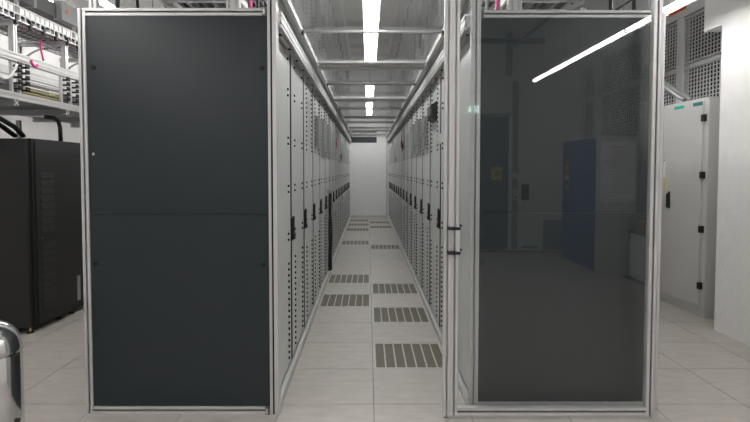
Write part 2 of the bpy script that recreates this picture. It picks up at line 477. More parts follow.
# floor rails and roof rails
for s in (1, -1):
    nm = 'racks of the uncovered panel row' if s == 1 else 'racks of the glass door row'
    xa = RX[s] + 0.002 * s; xb = AX - 0.600 * s
    tag(MB().profile('y', min(xa, xb), max(xa, xb), 0, 0.045, 3.30, EY - 0.04, 1, 1, 0.010, 0.014).build('floor_rail', 'alu', loc=(xa, 3.3, 0)),
        'long aluminium floor rail along the %s' % nm, 'rail', 'floor rails of the aisle')
    r = thing('roof_rail', 'long aluminium roof rail above the %s' % nm, 'rail', (RX[s], 3.25, 2.405), 'roof rails of the aisle')
    xi = RX[s] + 0.057 * s
    MB().profile('y', min(RX[s] - 0.03 * s, xi), max(RX[s] - 0.03 * s, xi), 2.408, 2.505, 3.248 if s == 1 else 3.30, EY, 2, 2, 0.011, 0.016).build('lower_profile', 'alu', r)
    bo = MB()
    for k in range(33): bo.cyl((RX[s] + 0.018 * s, 3.42 + 0.4 * k, 2.407), 'z', 0.011, -0.008, 8)
    tag(bo.build('bolts', 'dark', r), kind='stuff')
    xj = RX[s] + 0.03 * s
    MB().box(RX[s] - 0.02 * s, xj, 3.248 if s == 1 else 3.30, EY, 2.505, 2.59).build('upstand', 'aludark', r)
    xk = RX[s] + 0.085 * s
    MB().profile('y', min(xj - 0.02 * s, xk), max(xj - 0.02 * s, xk), 2.59, 2.628, 3.248 if s == 1 else 3.30, EY, 1, 1, 0.010, 0.014).build('upper_profile', 'alu', r)
# roof: framed clear panes
joints = [2.95, 5.345, 7.90, 10.46, 13.02, 15.58]
mids = [4.063, 6.50, 9.13, 11.80, 14.30]
xa, xb = AX - 0.548, AX + 0.548
for k in range(len(joints)):
    ya = joints[k] + (0.125 if k else 0.33); yb = (joints[k + 1] if k < 5 else EY + 0.08) - 0.125
    lab = 'clear roof pane with crossbars above the aisle, %s from the glass sliding door' % ordn[k]
    t = thing('roof_pane', lab, 'roof panel', (AX, ya, 2.59), 'roof panes of the aisle')
    MB().box(xa, xb, ya, yb, 2.605, 2.610).build('pane', 'roofglass', t)
    if k: MB().profile('x', ya - 0.045, ya + 0.02, 2.570, 2.605, xa, xb, 1, 0, 0.008, 0.008).build('end_bar', 'alu', t)
    MB().profile('x', yb - 0.02, yb + 0.02, 2.588, 2.605, xa, xb, 1, 1, 0.008, 0.008).build('end_bar', 'alu', t)
    if k < 5:
        m_ = mids[k]
        bar = MB().cyl((xa + 0.01, m_, 2.593), 'x', 0.011, xb - xa - 0.02, 12) if k == 0 else MB().box(xa + 0.01, xb - 0.01, m_ - 0.028, m_ + 0.028, 2.583, 2.604)
        bar.build('middle_bar', 'alu' if k == 0 else 'duct', t)
        for xx in (xa - 0.004, xb - 0.014): MB().box(xx, xx + 0.018, m_ - 0.025, m_ + 0.025, 2.572, 2.604).build('bar_cap', 'black', t)
    for yy in ([ya] if k else []) + [yb]:
        for xx in (xa + 0.005, xb - 0.025): MB().box(xx, xx + 0.02, yy - 0.03, yy + 0.03, 2.573, 2.589).build('corner_clip', 'chrome', t)
# white joint covers between the panes
for k in range(1, 6):
    tag(MB().box(xa, xb, joints[k] - 0.104, joints[k] + 0.078, 2.594, 2.606).box(xa + 0.02, xb - 0.02, joints[k] - 0.06, joints[k] + 0.06, 2.588, 2.594)
        .build('joint_cover', 'alu', loc=(AX, joints[k], 2.6)),
        'bright metal joint cover between roof panes, %s from the glass sliding door' % ordn[k - 1], 'roof strip', 'joint covers of the aisle roof')

# ------------------------------------------------------------------ end panels
def screws(t, pts, yf, m='dark', r=0.014):
    for x, z in pts: MB().cyl((x, yf, z), 'y', r, -0.006, 12).build('screw', m, t)


PY = 3.18
lp = thing('end_panel', 'anthracite end panel in aluminium frame, uncovered, beside the chrome bin', 'panel', (-1.18, PY, 0))
MB().profile('z', -1.762, -1.717, PY, PY + 0.045, 0, 2.504, 1, 0, one=True).build('frame_post', 'alu', lp)
MB().profile('z', -0.609, -0.592, PY - 0.012, PY + 0.045, 0, 2.70, 0, 0).build('frame_post', 'alu', lp)
MB().box(-0.5915, -0.5785, PY - 0.006, PY + 0.045, 0, 2.70).build('rubber_seal', 'seam', lp)
MB().profile('x', PY, PY + 0.045, 2.459, 2.504, -1.717, -0.639, 0, 1, one=True).build('frame_rail', 'alu', lp)
MB().profile('x', PY, PY + 0.045, 0, 0.045, -1.717, -0.642, 0, 1, one=True).build('frame_rail', 'alu', lp)
MB().box(-1.717, -0.6095, PY + 0.008, PY + 0.03, 1.2535, 2.459).build('panel_sheet', 'anthracite', lp)
MB().box(-1.717, -0.6095, PY + 0.008, PY + 0.03, 0.045, 1.2505).build('panel_sheet', 'anthracite', lp)
screws(lp, [(-1.676, 2.149), (-1.687, 0.943), (-0.645, 2.143), (-0.648, 0.936)], PY + 0.008)
screws(lp, [(-1.684, 1.621)], PY + 0.008, 'chrome', 0.009)
for z0, z1 in ((2.455, 2.508), (0.0, 0.044)):
    cbk = MB().box(-0.638, -0.6095, PY - 0.014, PY + 0.007, z0, z1).build('corner_bracket', 'duct', lp)
    MB().box(-0.635, -0.624, PY - 0.019, PY - 0.014, z0 + 0.006, z1 - 0.006).build('bracket_cap', 'alu', cbk)
# portal post and track
pp = thing('door_portal', 'tall aluminium door portal post beside the uncovered anthracite panel with track overhead', 'door frame', (-0.57, 3.15, 0))
MB().profile('z', -0.578, -0.554, 3.15, 3.245, 0, 2.70, 0, 0).build('post', 'alu', pp)
MB().profile('x', 3.085, 3.165, 2.70, 2.78, -0.60, 1.90, 2, 2).build('track', 'alu', pp)
MB().profile('z', 1.855, 1.895, 3.085, 3.165, 2.62, 2.70).build('track_bracket', 'alu', pp)

RY = 3.245
rp = thing('end_panel', 'anthracite end panel in aluminium frame, behind the glass sliding door', 'panel', (1.24, RY, 0))
MB().profile('z', 0.641, 0.700, RY, RY + 0.045, 0, 2.70, 1, 0, one=True).build('frame_post', 'alu', rp)
MB().profile('z', 1.798, 1.843, RY, RY + 0.045, 0, 2.505, 1, 0, one=True).build('frame_post', 'alu', rp)
MB().profile('x', RY, RY + 0.045, 2.466, 2.511, 0.715, 1.798, 0, 1, one=True).build('frame_rail', 'alu', rp)
MB().profile('x', RY, RY + 0.045, 0, 0.045, 0.700, 1.798, 0, 1, one=True).build('frame_rail', 'alu', rp)
MB().box(0.700, 1.798, RY + 0.008, RY + 0.03, 1.2545, 2.466).build('panel_sheet', 'anthracite', rp)
MB().box(0.700, 1.798, RY + 0.008, RY + 0.03, 0.045, 1.2515).build('panel_sheet', 'anthracite', rp)
screws(rp, [(0.723, 2.149), (0.724, 0.935), (1.772, 2.149), (1.772, 0.935)], RY + 0.008, 'dark', 0.015)
MB().box(0.7005, 0.716, RY - 0.008, RY + 0.03, 2.46, 2.51).box(0.703, 0.712, RY - 0.012, RY - 0.008, 2.468, 2.50).build('corner_bracket', 'duct', rp)

# ------------------------------------------------------------------ sliding glass door
DY = 3.118
sd = thing('sliding_door', 'clear glass sliding door in aluminium frame standing open before the panel', 'door', (1.10, DY, 0))
MB().profile('z', 0.458, 0.548, DY, DY + 0.04, 0.012, 2.69, 2, 0, 0.010, one=True).build('stile', 'alu', sd)
MB().profile('z', 1.702, 1.752, DY, DY + 0.04, 0.012, 2.69, 1, 0, one=True).build('stile', 'alu', sd)
MB().profile('x', DY, DY + 0.04, 0.02, 0.066, 0.548, 1.702, 0, 1, one=True).build('bottom_rail', 'alu', sd)
MB().profile('x', DY, DY + 0.04, 2.64, 2.69, 0.548, 1.702).build('top_rail', 'alu', sd)
MB().box(0.500, 1.725, DY - 0.008, DY + 0.012, 0.001, 0.0195).build('seal_strip', 'chrome', sd)
MB().box(0.545, 1.705, DY + 0.017, DY + 0.023, 0.06, 2.645).build('glass_pane', 'glass', sd)
hd = MB().box(0.524, 0.549, DY - 0.042, DY - 0.020, 1.020, 1.185).build('handle_bar', 'alu', sd)
for z in (1.027, 1.174):
    MB().box(0.476, 0.552, DY - 0.046, DY, z - 0.009, z + 0.009).build('handle_clip', 'black', hd)
    MB().cyl((0.562, DY + 0.017, z + 0.012), 'y', 0.008, -0.012, 12).build('handle_knob', 'black', hd)


# ------------------------------------------------------------------ lamps
def lamp(x, y0, y1, z, wid, hgt, label, group, flat=False):
    t = thing('strip_light', label, 'ceiling light', (x, y0, z), group)
    h = wid / 2
    if flat:
        MB().prism([(x - h, z), (x + h, z), (x + h * 0.8, z + hgt), (x - h * 0.8, z + hgt)], 'y', y0 + 0.01, y1 - 0.01).build('housing', 'white', t)
        MB().box(x - h * 0.94, x + h * 0.94, y0 + 0.03, y1 - 0.03, z - 0.02, z).build('diffuser', 'lampflat', t)
    else:
        MB().box(x - h, x + h, y0 + 0.01, y1 - 0.01, z, z + hgt).build('housing', 'white', t)
        MB().prism([(x - 0.036, z), (x + 0.012, z), (x + 0.006, z - 0.034), (x - 0.030, z - 0.034)], 'y', y0 + 0.014, y1 - 0.014).build('diffuser', 'lamp', t)
        MB().prism([(x + 0.014, z), (x + 0.058, z - 0.030), (x + 0.058, z - 0.026), (x + 0.0375, z), (x + 0.0375, z + 0.004), (x + 0.014, z + 0.0)][:4], 'y', y0 + 0.014, y1 - 0.014).build('reflector', 'white', t)
        for yy in (y0 + 0.001, y1 - 0.013): MB().box(x - 0.037, x + 0.037, yy, yy + 0.012, z - 0.036, z).build('end_cap', 'steelgrey', t)
    for yy in (y0 + 0.25, y1 - 0.25): MB().cyl((x, yy, z + hgt), 'z', 0.004, ZC - z - hgt, 6).build('suspension_wire', 'steelgrey', t)


for k in range(6):
    lamp(2.735, -2.29 + 1.53 * k, -2.29 + 1.53 * (k + 1), 3.0, 0.075, 0.05, 'slim white strip light in the suspended line beside the plastered pier', 'strip lights beside the pier')
for k in range(7):
    lamp(-2.30, -2.29 + 1.53 * k, -2.29 + 1.53 * (k + 1), 3.0, 0.075, 0.05, 'slim white strip light in the suspended line beside the black cabinet', 'strip lights beside the black cabinet')
for k in range(6):  # added lamp line, nearly hidden, to brighten the left wall
    lamp(-4.60, 1.9 + 1.53 * k, 1.9 + 1.53 * (k + 1), 3.98, 0.075, 0.05, 'added white strip light brightening the side wall, under the ceiling beyond the trunking', 'added strip lights near the side wall')
for y0 in (-2.6, -1.0):  # lamps added out of view to raise the light in the back room
    lamp(AX, y0, y0 + 1.53, 3.30, 0.185, 0.06, 'added unseen ceiling light before the aisle entrance, brightening the back room', 'added ceiling lights before the aisle', True)
for y0 in (2.55, 4.10, 5.65, 7.20, 11.0, 13.7, 15.3):
    lamp(AX, y0, y0 + 1.53, 3.30, 0.185, 0.06, 'flat glowing ceiling light seen through the aisle roof panes', 'ceiling lights above the aisle', True)

# ------------------------------------------------------------------ grille panels on the side wall (air wall)
def grille(y0, y1, z0, z1, label):
    t = thing('wall_grille', label, 'grille', (XR, y0, z0), 'grilles of the side wall')
    x0, x1 = XR, XR + 0.055
    MB().box(x1, x1 + 0.004, y0, y1, z0, z1).build('backing', 'dark', t)
    f = MB(); e = 0.014
    f.box(x0 - 0.012, x1, y0, y0 + e, z0, z1); f.box(x0 - 0.012, x1, y1 - e, y1, z0, z1)
    f.box(x0 - 0.012, x1, y0 + e, y1 - e, z0, z0 + e); f.box(x0 - 0.012, x1, y0 + e, y1 - e, z1 - e, z1)
    f.build('frame', 'grille', t)
    b = MB(); ny = round((y1 - y0 - 2 * e) / 0.060); nz = round((z1 - z0 - 2 * e) / 0.047)
    for k in range(1, ny):
        y = y0 + e + (y1 - y0 - 2 * e) * k / ny
        b.box(x0, x0 + 0.010, y - 0.0065, y + 0.0065, z0 + e, z1 - e)
    for k in range(1, nz):
        z = z0 + e + (z1 - z0 - 2 * e) * k / nz
        b.box(x0 + 0.001, x0 + 0.011, y0 + e, y1 - e, z - 0.005, z + 0.005)
    tag(b.build('grid_bars', 'grille', t), kind='stuff')


for (a, b_), w_ in (((5.16, 6.60), 'nearest the plastered pier'), ((6.75, 8.4), 'behind the glass door frame')):
    grille(a, b_, 2.86, 3.43, 'upper square-meshed wall grille above the grey cabinet, %s' % w_)
    grille(a, b_, 2.06, 2.80, 'lower square-meshed wall grille above the grey cabinet, %s' % w_)
for (a, b_), w_ in (((-2.75, -1.36), 'above the blue cabinet'), ((-3.45, -2.93), 'next to the back wall')):
    grille(a, b_, 2.86, 3.43, 'upper square-meshed wall grille %s mirrored in the glass' % w_)
    grille(a, b_, 2.09, 2.80, 'lower square-meshed wall grille %s mirrored in the glass' % w_)
wp = MB()
tag(MB().box(XR - 0.02, XR + 0.06, 6.60, 6.75, 0, 3.60).build('trim_2', 'grille'), kind='structure')
tag(MB().box(XR - 0.02, XR + 0.06, -2.93, -2.75, 0, 3.60).build('trim_3', 'grille'), kind='structure')
tag(MB().box(XR - 0.03, XR + 0.06, 5.15, 12, 3.45, 3.60).build('trim_4', 'grille'), kind='structure')
tag(MB().box(XR - 0.045, XR - 0.031, 6.55, 6.90, 3.535, 3.595).box(XR - 0.09, XR - 0.045, 6.62, 6.83, 3.545, 3.585).build('alarm_beacon', 'orange', loc=(XR - 0.03, 6.7, 3.56)),
    'small orange alarm beacon above the square-meshed wall grilles', 'alarm')

# ------------------------------------------------------------------ grey electrical cabinet by the pier
gc = thing('electrical_cabinet', 'tall light grey electrical cabinet with black hinges beside the plastered pier', 'cabinet', (3.7, 5.7, 0))
CXF = 3.41
MB().box(CXF + 0.02, 3.985, 5.235, 6.45, 0.095, 2.262).build('body', 'greycab', gc)
MB().box(CXF + 0.03, 3.985, 5.245, 6.44, 0.0, 0.093).build('plinth', 'greycab', gc)
dr = MB().box(CXF, CXF + 0.019, 5.305, 6.43, 0.115, 2.225).build('door', 'greycab', gc)
for z in (2.052, 1.472, 0.916, 0.333):
    MB().box(CXF - 0.014, CXF + 0.02, 5.268, 5.312, z - 0.035, z + 0.035).build('hinge', 'black', dr)
hm = MB().prism([(5.838, 1.09), (5.872, 1.09), (5.876, 1.13), (5.868, 1.28), (5.842, 1.28), (5.834, 1.13)], 'x', CXF - 0.012, CXF)
hm.prism([(5.846, 1.10), (5.866, 1.10), (5.862, 1.26), (5.85, 1.26)], 'x', CXF - 0.034, CXF - 0.012).build('handle', 'black', dr)
MB().box(CXF - 0.008, CXF, 5.935, 5.972, 1.44, 1.65).build('document_clip', 'white', dr)
MB().cyl((CXF - 0.008, 5.953, 1.635), 'x', 0.009, -0.005, 10).build('clip_pin', 'black', dr)
MB().box(CXF - 0.003, CXF, 5.945, 5.962, 1.28, 1.43).build('warning_strip', 'yellow', dr)
MB().box(CXF - 0.004, CXF, 5.62, 5.79, 2.190, 2.222).build('name_plate', 'green', dr)
MB().box(CXF - 0.004, CXF, 5.31, 5.46, 2.185, 2.222).build('name_plate', 'teal', dr)
for q in range(2):
    tag(MB().tube([(3.46 + 0.07 * q, 5.70, 2.292), (3.46 + 0.07 * q, 5.78, 2.325), (3.47 + 0.07 * q, 6.15, 2.52), (3.50 + 0.07 * q, 6.8, 2.90), (3.50 + 0.07 * q, 7.6, 3.3)], 0.026, 8)
        .build('conduit', 'aludark', loc=(3.47, 5.7, 2.264)), 'thick grey conduit rising from the top of the grey electrical cabinet', 'pipe', 'conduits on the electrical cabinet')

# ------------------------------------------------------------------ things behind the camera, mirrored in the glass door
YW = YB
d2 = tag(MB().box(1.72, 2.665, YW, YW + 0.05, 0, 2.52).build('door_2', 'doorgreen'), kind='structure')
MB().box(2.668, 2.735, YW, YW + 0.07, 0, 2.58).build('door_frame', 'white', d2)
MB().box(1.65, 2.735, YW, YW + 0.07, 2.523, 2.59).build('door_frame', 'steelgrey', d2)
MB().cyl((1.80, YW + 0.05, 1.05), 'y', 0.012, 0.05, 10).box(1.79, 1.93, YW + 0.09, YW + 0.11, 1.04, 1.06).build('door_handle', 'chrome', d2)
sg = tag(MB().box(2.34, 2.545, YW + 0.051, YW + 0.055, 1.33, 1.58).build('door_notice', 'yellow', loc=(2.34, YW, 1.33)), 'yellow notice sheet stuck on the grey green door', 'sign')
MB().box(2.355, 2.39, YW + 0.055, YW + 0.057, 1.53, 1.565).build('red_mark', 'red', sg)
MB().cyl((2.46, YW + 0.055, 1.45), 'y', 0.055, 0.002, 16).build('pictogram', 'olive', sg)
tag(MB().box(2.737, 2.855, YW, YW + 0.02, 0, 3.2).build('trim_5', 'steelgrey'), kind='structure')
st = tag(MB().box(2.745, 2.865, YW + 0.02, YW + 0.024, 1.35, 1.475).build('warning_sticker', 'yellow', loc=(2.75, YW, 1.35)), 'yellow warning sticker on the grey strip beside the door', 'sign')
MB().box(2.775, 2.835, YW + 0.024, YW + 0.026, 1.38, 1.445).build('pictogram', 'paper', st)
sw_ = thing('wall_switch', 'narrow white wall switch with red lamp beside the door', 'switch', (2.80, YW, 0.95))
MB().box(2.77, 2.835, YW + 0.02, YW + 0.05, 0.95, 1.16).build('plate', 'white', sw_)
MB().box(2.79, 2.815, YW + 0.05, YW + 0.056, 1.09, 1.12).build('indicator', 'red', sw_)
MB().box(2.785, 2.82, YW + 0.05, YW + 0.065, 0.97, 1.03).build('rocker', 'black', sw_)
ph = thing('wall_telephone', 'black wall telephone with curled cord beside the switch', 'telephone', (2.99, YW, 0.95))
MB().box(2.925, 3.06, YW, YW + 0.06, 0.95, 1.25).build('base', 'black', ph)
MB().prism([(2.935, 0.97), (2.985, 0.97), (2.985, 1.24), (2.935, 1.24)], 'y', YW + 0.06, YW + 0.10).cyl((3.02, YW + 0.06, 1.19), 'y', 0.035, 0.04, 14).build('handset', 'black', ph)
MB().box(2.995, 3.03, YW + 0.06, YW + 0.066, 1.03, 1.06).build('lamp_button', 'orange', ph)
MB().tube(arc((2.80, YW + 0.06, 0.95), (2.99, YW + 0.03, 0.95), 0.16, 12), 0.006, 5).build('cord', 'black', ph)
tag(MB().box(2.95, 3.266, YW, YW + 0.008, 0.03, 0.066).build('floor_marker', 'green', loc=(2.95, YW, 0.03)), 'thin teal strip low on the white back wall', 'marker')
vt = thing('air_vent', 'grey louvred air vent standing at the back wall', 'vent', (3.55, YW, 0))
MB().box(3.355, 3.75, YW, YW + 0.04, 0, 0.57).build('housing', 'steelgrey', vt)
for k in range(7): MB().prism([(YW + 0.04, 0.05 + 0.07 * k), (YW + 0.07, 0.05 + 0.07 * k), (YW + 0.04, 0.10 + 0.07 * k)], 'x', 3.39, 3.715).build('slat', 'steelgrey', vt)
ex = thing('exit_sign', 'glowing green exit sign with white arrow and running figure above the door', 'sign', (1.99, YW, 2.55))
MB().box(1.853, 2.130, YW, YW + 0.03, 2.545, 2.75).build('case', 'white', ex)
MB().box(1.862, 2.121, YW + 0.03, YW + 0.034, 2.585, 2.742).build('face', 'exitgreen', ex)
MB().prism([(1.918, 2.73), (1.942, 2.73), (1.942, 2.67), (1.975, 2.67), (1.930, 2.605), (1.885, 2.67), (1.918, 2.67)], 'y', YW + 0.034, YW + 0.036).build('arrow', 'exitwhite', ex)
man = MB().prism([(2.01, 2.735), (2.095, 2.735), (2.095, 2.595), (2.08, 2.595), (2.08, 2.72), (2.025, 2.72), (2.025, 2.66), (2.01, 2.66)], 'y', YW + 0.034, YW + 0.036)
man.cyl((2.052, YW + 0.034, 2.70), 'y', 0.011, 0.002, 10)
man.prism([(2.04, 2.688), (2.064, 2.688), (2.06, 2.645), (2.075, 2.60), (2.062, 2.60), (2.048, 2.635), (2.03, 2.62), (2.012, 2.615), (2.012, 2.628), (2.034, 2.645)], 'y', YW + 0.034, YW + 0.036)
man.build('running_figure', 'exitwhite', ex)
MB().box(1.862, 2.121, YW + 0.03, YW + 0.034, 2.552, 2.578).build('light_strip', 'exitwhite', ex)
# blue-doored cabinet with a poster
bc = thing('storage_cabinet', 'grey storage cabinet with blue door and white chart on its side', 'cabinet', (3.55, -1.8, 0))
MB().box(3.29, 3.88, -2.44, -1.18, 0, 2.01).build('body', 'greycab', bc)
bdoor = MB().box(3.272, 3.289, -2.42, -1.21, 0.06, 1.985).build('door', 'blue', bc)
MB().cyl((3.272, -2.28, 1.20), 'x', 0.015, -0.03, 10).build('knob', 'chrome', bdoor)
cols = ['red', 'yellow', 'orange', 'paper', 'red', 'yellow']
for k in range(6):
    tag(MB().box(3.268, 3.272, -2.33, -2.16, 1.62 - 0.085 * k, 1.69 - 0.085 * k).build('door_sticker', cols[k], loc=(3.27, -2.3, 1.62)),
        'small coloured sticker in the column on the blue cabinet door', 'sticker', 'stickers on the blue door')
ps = thing('wall_chart', 'white printed chart with coloured lines hung on the storage cabinet side', 'poster', (3.6, -1.18, 1.05))
MB().box(3.345, 3.845, -1.179, -1.176, 1.06, 1.93).build('sheet', 'paper', ps)
for k in range(16):
    x_ = random.uniform(3.37, 3.6); z_ = 1.10 + 0.05 * k
    MB().box(x_, min(3.83, x_ + random.uniform(0.08, 0.24)), -1.176, -1.175, z_, z_ + 0.007).build('printed_line', random.choice(['steelgrey', 'blue', 'magenta', 'orange', 'steelgrey']), ps)
lc = thing('low_cabinet', 'low white cabinet with dark top next to the storage cabinet', 'cabinet', (3.85, -0.75, 0))
MB().box(3.75, 3.99, -1.10, -0.35, 0, 0.63).build('body', 'white', lc)
MB().box(3.73, 3.99, -1.12, -0.33, 0.63, 0.66).build('top', 'black', lc)
for y0 in (-1.09, -0.72): MB().box(3.738, 3.75, y0, y0 + 0.36, 0.06, 0.62).build('door', 'white', lc)
cbx = thing('cardboard_box', 'small brown cardboard box on the low white cabinet', 'box', (3.86, -0.8, 0.66))
MB().box(3.77, 3.96, -0.98, -0.62, 0.661, 0.79).build('carton', 'card', cbx)
MB().box(3.84, 3.89, -0.981, -0.619, 0.79, 0.792).build('tape', 'label', cbx)
# pipes below the ceiling
tag(MB().tube([(0.5, YW + 0.12, 3.93), (3.3, YW + 0.12, 3.93)], 0.05, 10).build('ceiling_pipe', 'duct', loc=(0.5, YW, 3.93)), 'dark pipe running along the back wall under the ceiling', 'pipe')
tag(MB().tube([(2.70, -3.3, 3.80), (2.70, 2.0, 3.80)], 0.028, 8).build('ceiling_pipe', 'duct', loc=(2.7, -3.3, 3.8)), 'thin dark pipe under the ceiling above the strip lights', 'pipe')
tag(MB().box(2.60, 2.72, YW + 0.01, YW + 0.06, 3.30, 4.1).build('cable_riser', 'steelgrey', loc=(2.65, YW, 3.3)), 'grey vertical riser on the back wall above the door', 'duct')

# ------------------------------------------------------------------ black cabinet
bk = thing('server_cabinet', 'black free-standing server cabinet with vented side on levelling feet', 'cabinet', (-3.5, 5.3, 0))
MB().box(-3.9, -3.112, 4.80, 5.94, 0.055, 1.815).build('body', 'blackcab', bk)
MB().box(-3.9, -3.135, 4.765, 4.80, 0.06, 1.81).build('seam_recess', 'dark', bk)
MB().box(-3.9, -3.125, 4.735, 4.765, 0.06, 1.81).build('front_door', 'blackcab', bk)
MB().box(-3.111, -3.100, 4.835, 5.92, 0.075, 1.80).build('side_panel', 'blackcab', bk)
for z0, n in ((0.93, 8), (0.18, 9)):
    for k in range(n):
        z = z0 + k * 0.073
        MB().prism([(-3.10, z), (-3.10, z + 0.06), (-3.094, z + 0.008), (-3.094, z)], 'y', 4.90, 5.11).build('louvre', 'black', bk)
MB().cyl((-3.10, 4.905, 0.875), 'x', 0.006, 0.006, 8).build('lock', 'chrome', bk)
MB().box(-3.0995, -3.097, 5.477, 5.535, 0.13, 0.395).build('rating_label', 'label', bk)
for (x_, y_) in ((-3.16, 4.79), (-3.16, 5.46), (-3.84, 4.79), (-3.84, 5.85)):
    ft = MB().cyl((x_, y_, 0.0), 'z', 0.028, 0.012, 14).build('levelling_foot', 'black', bk)
    MB().cyl((x_, y_, 0.012), 'z', 0.011, 0.045, 10).build('foot_stud', 'brass', ft)
MB().cyl((-3.17, 5.25, 0.0), 'z', 0.03, 0.055, 12).build('castor', 'black', bk)

# ------------------------------------------------------------------ chrome bin
bn = thing('waste_bin', 'shiny steel waste bin with domed lid standing before the black cabinet', 'bin', (-2.018, 2.7, 0))
BC = (-2.018, 2.7, 0)
MB().lathe(BC, [(0.0, 0.002), (0.155, 0.002), (0.160, 0.012), (0.163, 0.02), (0.163, 0.550), (0.160, 0.556), (0, 0.556)]).build('body', 'chrome', bn)
MB().lathe(BC, [(0.157, 0.556), (0.164, 0.558), (0.164, 0.575)] + [(0.163 * math.cos(a), 0.575 + 0.165 * math.sin(a)) for a in [i * math.pi / 24 for i in range(1, 12)]] + [(0.0, 0.741)]).build('dome_lid', 'chrome', bn)
fl = MB()
R_ = 0.166
vs = []; fs = []
for i in range(9):
    for j in range(9):
        a = -math.pi / 2 + (i - 4) * 0.13; e = 0.15 + j * 0.10
        vs.append((BC[0] + R_ * math.cos(e) * math.cos(a), BC[1] + R_ * math.cos(e) * math.sin(a), 0.578 + (R_ + 0.002) * math.sin(e)))
for i in range(8):
    for j in range(8): fs.append((i * 9 + j, (i + 1) * 9 + j, (i + 1) * 9 + j + 1, i * 9 + j + 1))
fl.add(vs, fs, True).build('push_flap', 'chrome', bn)
MB().box(BC[0] + 0.155, BC[0] + 0.172, 2.67, 2.705, 0.50, 0.548).build('latch', 'black', bn)
MB().cyl((BC[0] + 0.155, 2.69, 0.20), 'x', 0.012, 0.018, 10).build('side_peg', 'black', bn)

# ------------------------------------------------------------------ overhead cable frame above the black cabinet
of = thing('overhead_cable_rack', 'two-level overhead cable rack of aluminium profiles above the black cabinet', 'cable rack', (-3.27, 5.5, 2.12))
XA, XB = -3.50, -3.04
Y0, Y1 = 3.4, 8.2
for x_ in (XA, XB):
    MB().profile('y', x_ - 0.0225, x_ + 0.0225, 2.128, 2.190, Y0, Y1).build('lower_beam', 'alu', of)
    MB().profile('y', x_ - 0.0225, x_ + 0.0225, 2.455, 2.530, Y0, Y1, 1, 2).build('upper_beam', 'alu', of)
yy = 3.72
while yy < 8.2:
    for x_ in (XA, XB):
        MB().profile('z', x_ - 0.0225, x_ + 0.0225, yy - 0.0225, yy + 0.0225, 2.530, 2.76).build('post', 'alu', of)
    MB().profile('x', yy - 0.0225, yy + 0.0225, 2.76, 2.80, XA - 0.03, XB + 0.03).build('cap_beam', 'alu', of)
    MB().profile('x', yy - 0.03, yy + 0.03, 2.075, 2.127, XA - 0.35, XB + 0.02).build('cross_beam', 'aludark', of)
    MB().profile('z', XA - 0.0225, XA + 0.0225, yy - 0.0225, yy + 0.0225, 2.190, 2.455).build('post', 'alu', of)
    tag(MB().cyl((XA, yy, 2.80), 'z', 0.008, ZC - 2.80, 6).build('hanger_rod', 'alu', loc=(XA, yy, 2.80)), 'thin threaded hanger rod between the overhead cable rack and the ceiling', 'rod', 'hanger rods of the overhead rack')
    yy += 0.76
for k in range(10):
    y_ = Y0 + 0.1 + 0.48 * k
    MB().box(XA - 0.38, XB - 0.03, y_, y_ + 0.44, 2.1275, 2.1279).build('shelf_plate', 'aludark', of)
tag(MB().profile('z', -3.88, -3.84, 5.73, 5.77, 1.816, 2.07).build('support_post', 'aludark', loc=(-3.86, 5.75, 1.816)), 'short dull metal post standing on the black cabinet under the shelf', 'post')
# ring combs between the levels
for y_ in (4.10, 4.46, 4.56, 5.18, 5.34, 5.94):
    c_ = thing('cable_comb', 'upright comb with black rings between beams of the overhead cable rack', 'cable manager', (XB - 0.04, y_, 2.19), 'cable combs of the overhead rack')
    MB().box(XB - 0.02, XB + 0.002, y_ - 0.012, y_ + 0.012, 2.191, 2.454).build('bar', 'alu', c_)
    for k in range(5):
        z_ = 2.22 + 0.05 * k
        MB().box(XB - 0.02, XB + 0.05, y_ + 0.012, y_ + 0.06, z_ - 0.006, z_ + 0.006).box(XB + 0.04, XB + 0.05, y_ + 0.012, y_ + 0.06, z_ - 0.006, z_ + 0.03).build('ring', 'black', c_)
# patch boxes on the shelf
for (y_, l_) in ((4.16, 0.26), (4.66, 0.44), (5.42, 0.46)):
    pb = thing('patch_box', 'dark patch box on the lower level of the overhead cable rack', 'network box', (-3.3, y_, 2.14), 'patch boxes on the overhead rack')
    MB().box(-3.42, -3.12, y_, y_ + l_, 2.141, 2.30).build('case', 'duct', pb)
    for k in range(5):
        MB().box(-3.12, -3.112, y_ + 0.02 + k * (l_ - 0.04) / 5, y_ + 0.01 + (k + 0.8) * (l_ - 0.04) / 5, 2.17, 2.20).build('port', 'black', pb)
def cable(pts, r, m, label, group=None, n=6):
    return tag(MB().tube(pts, r, n).build('cable', m, loc=tuple(pts[0])), label, 'cable', group)


def wob(x, z, ya, yb, n, amp, ph):
    return [(x + amp * math.sin(1.7 * i + ph), ya + (yb - ya) * i / n, z + amp * 0.2 * math.sin(2.3 * i + 2 * ph)) for i in range(n + 1)]


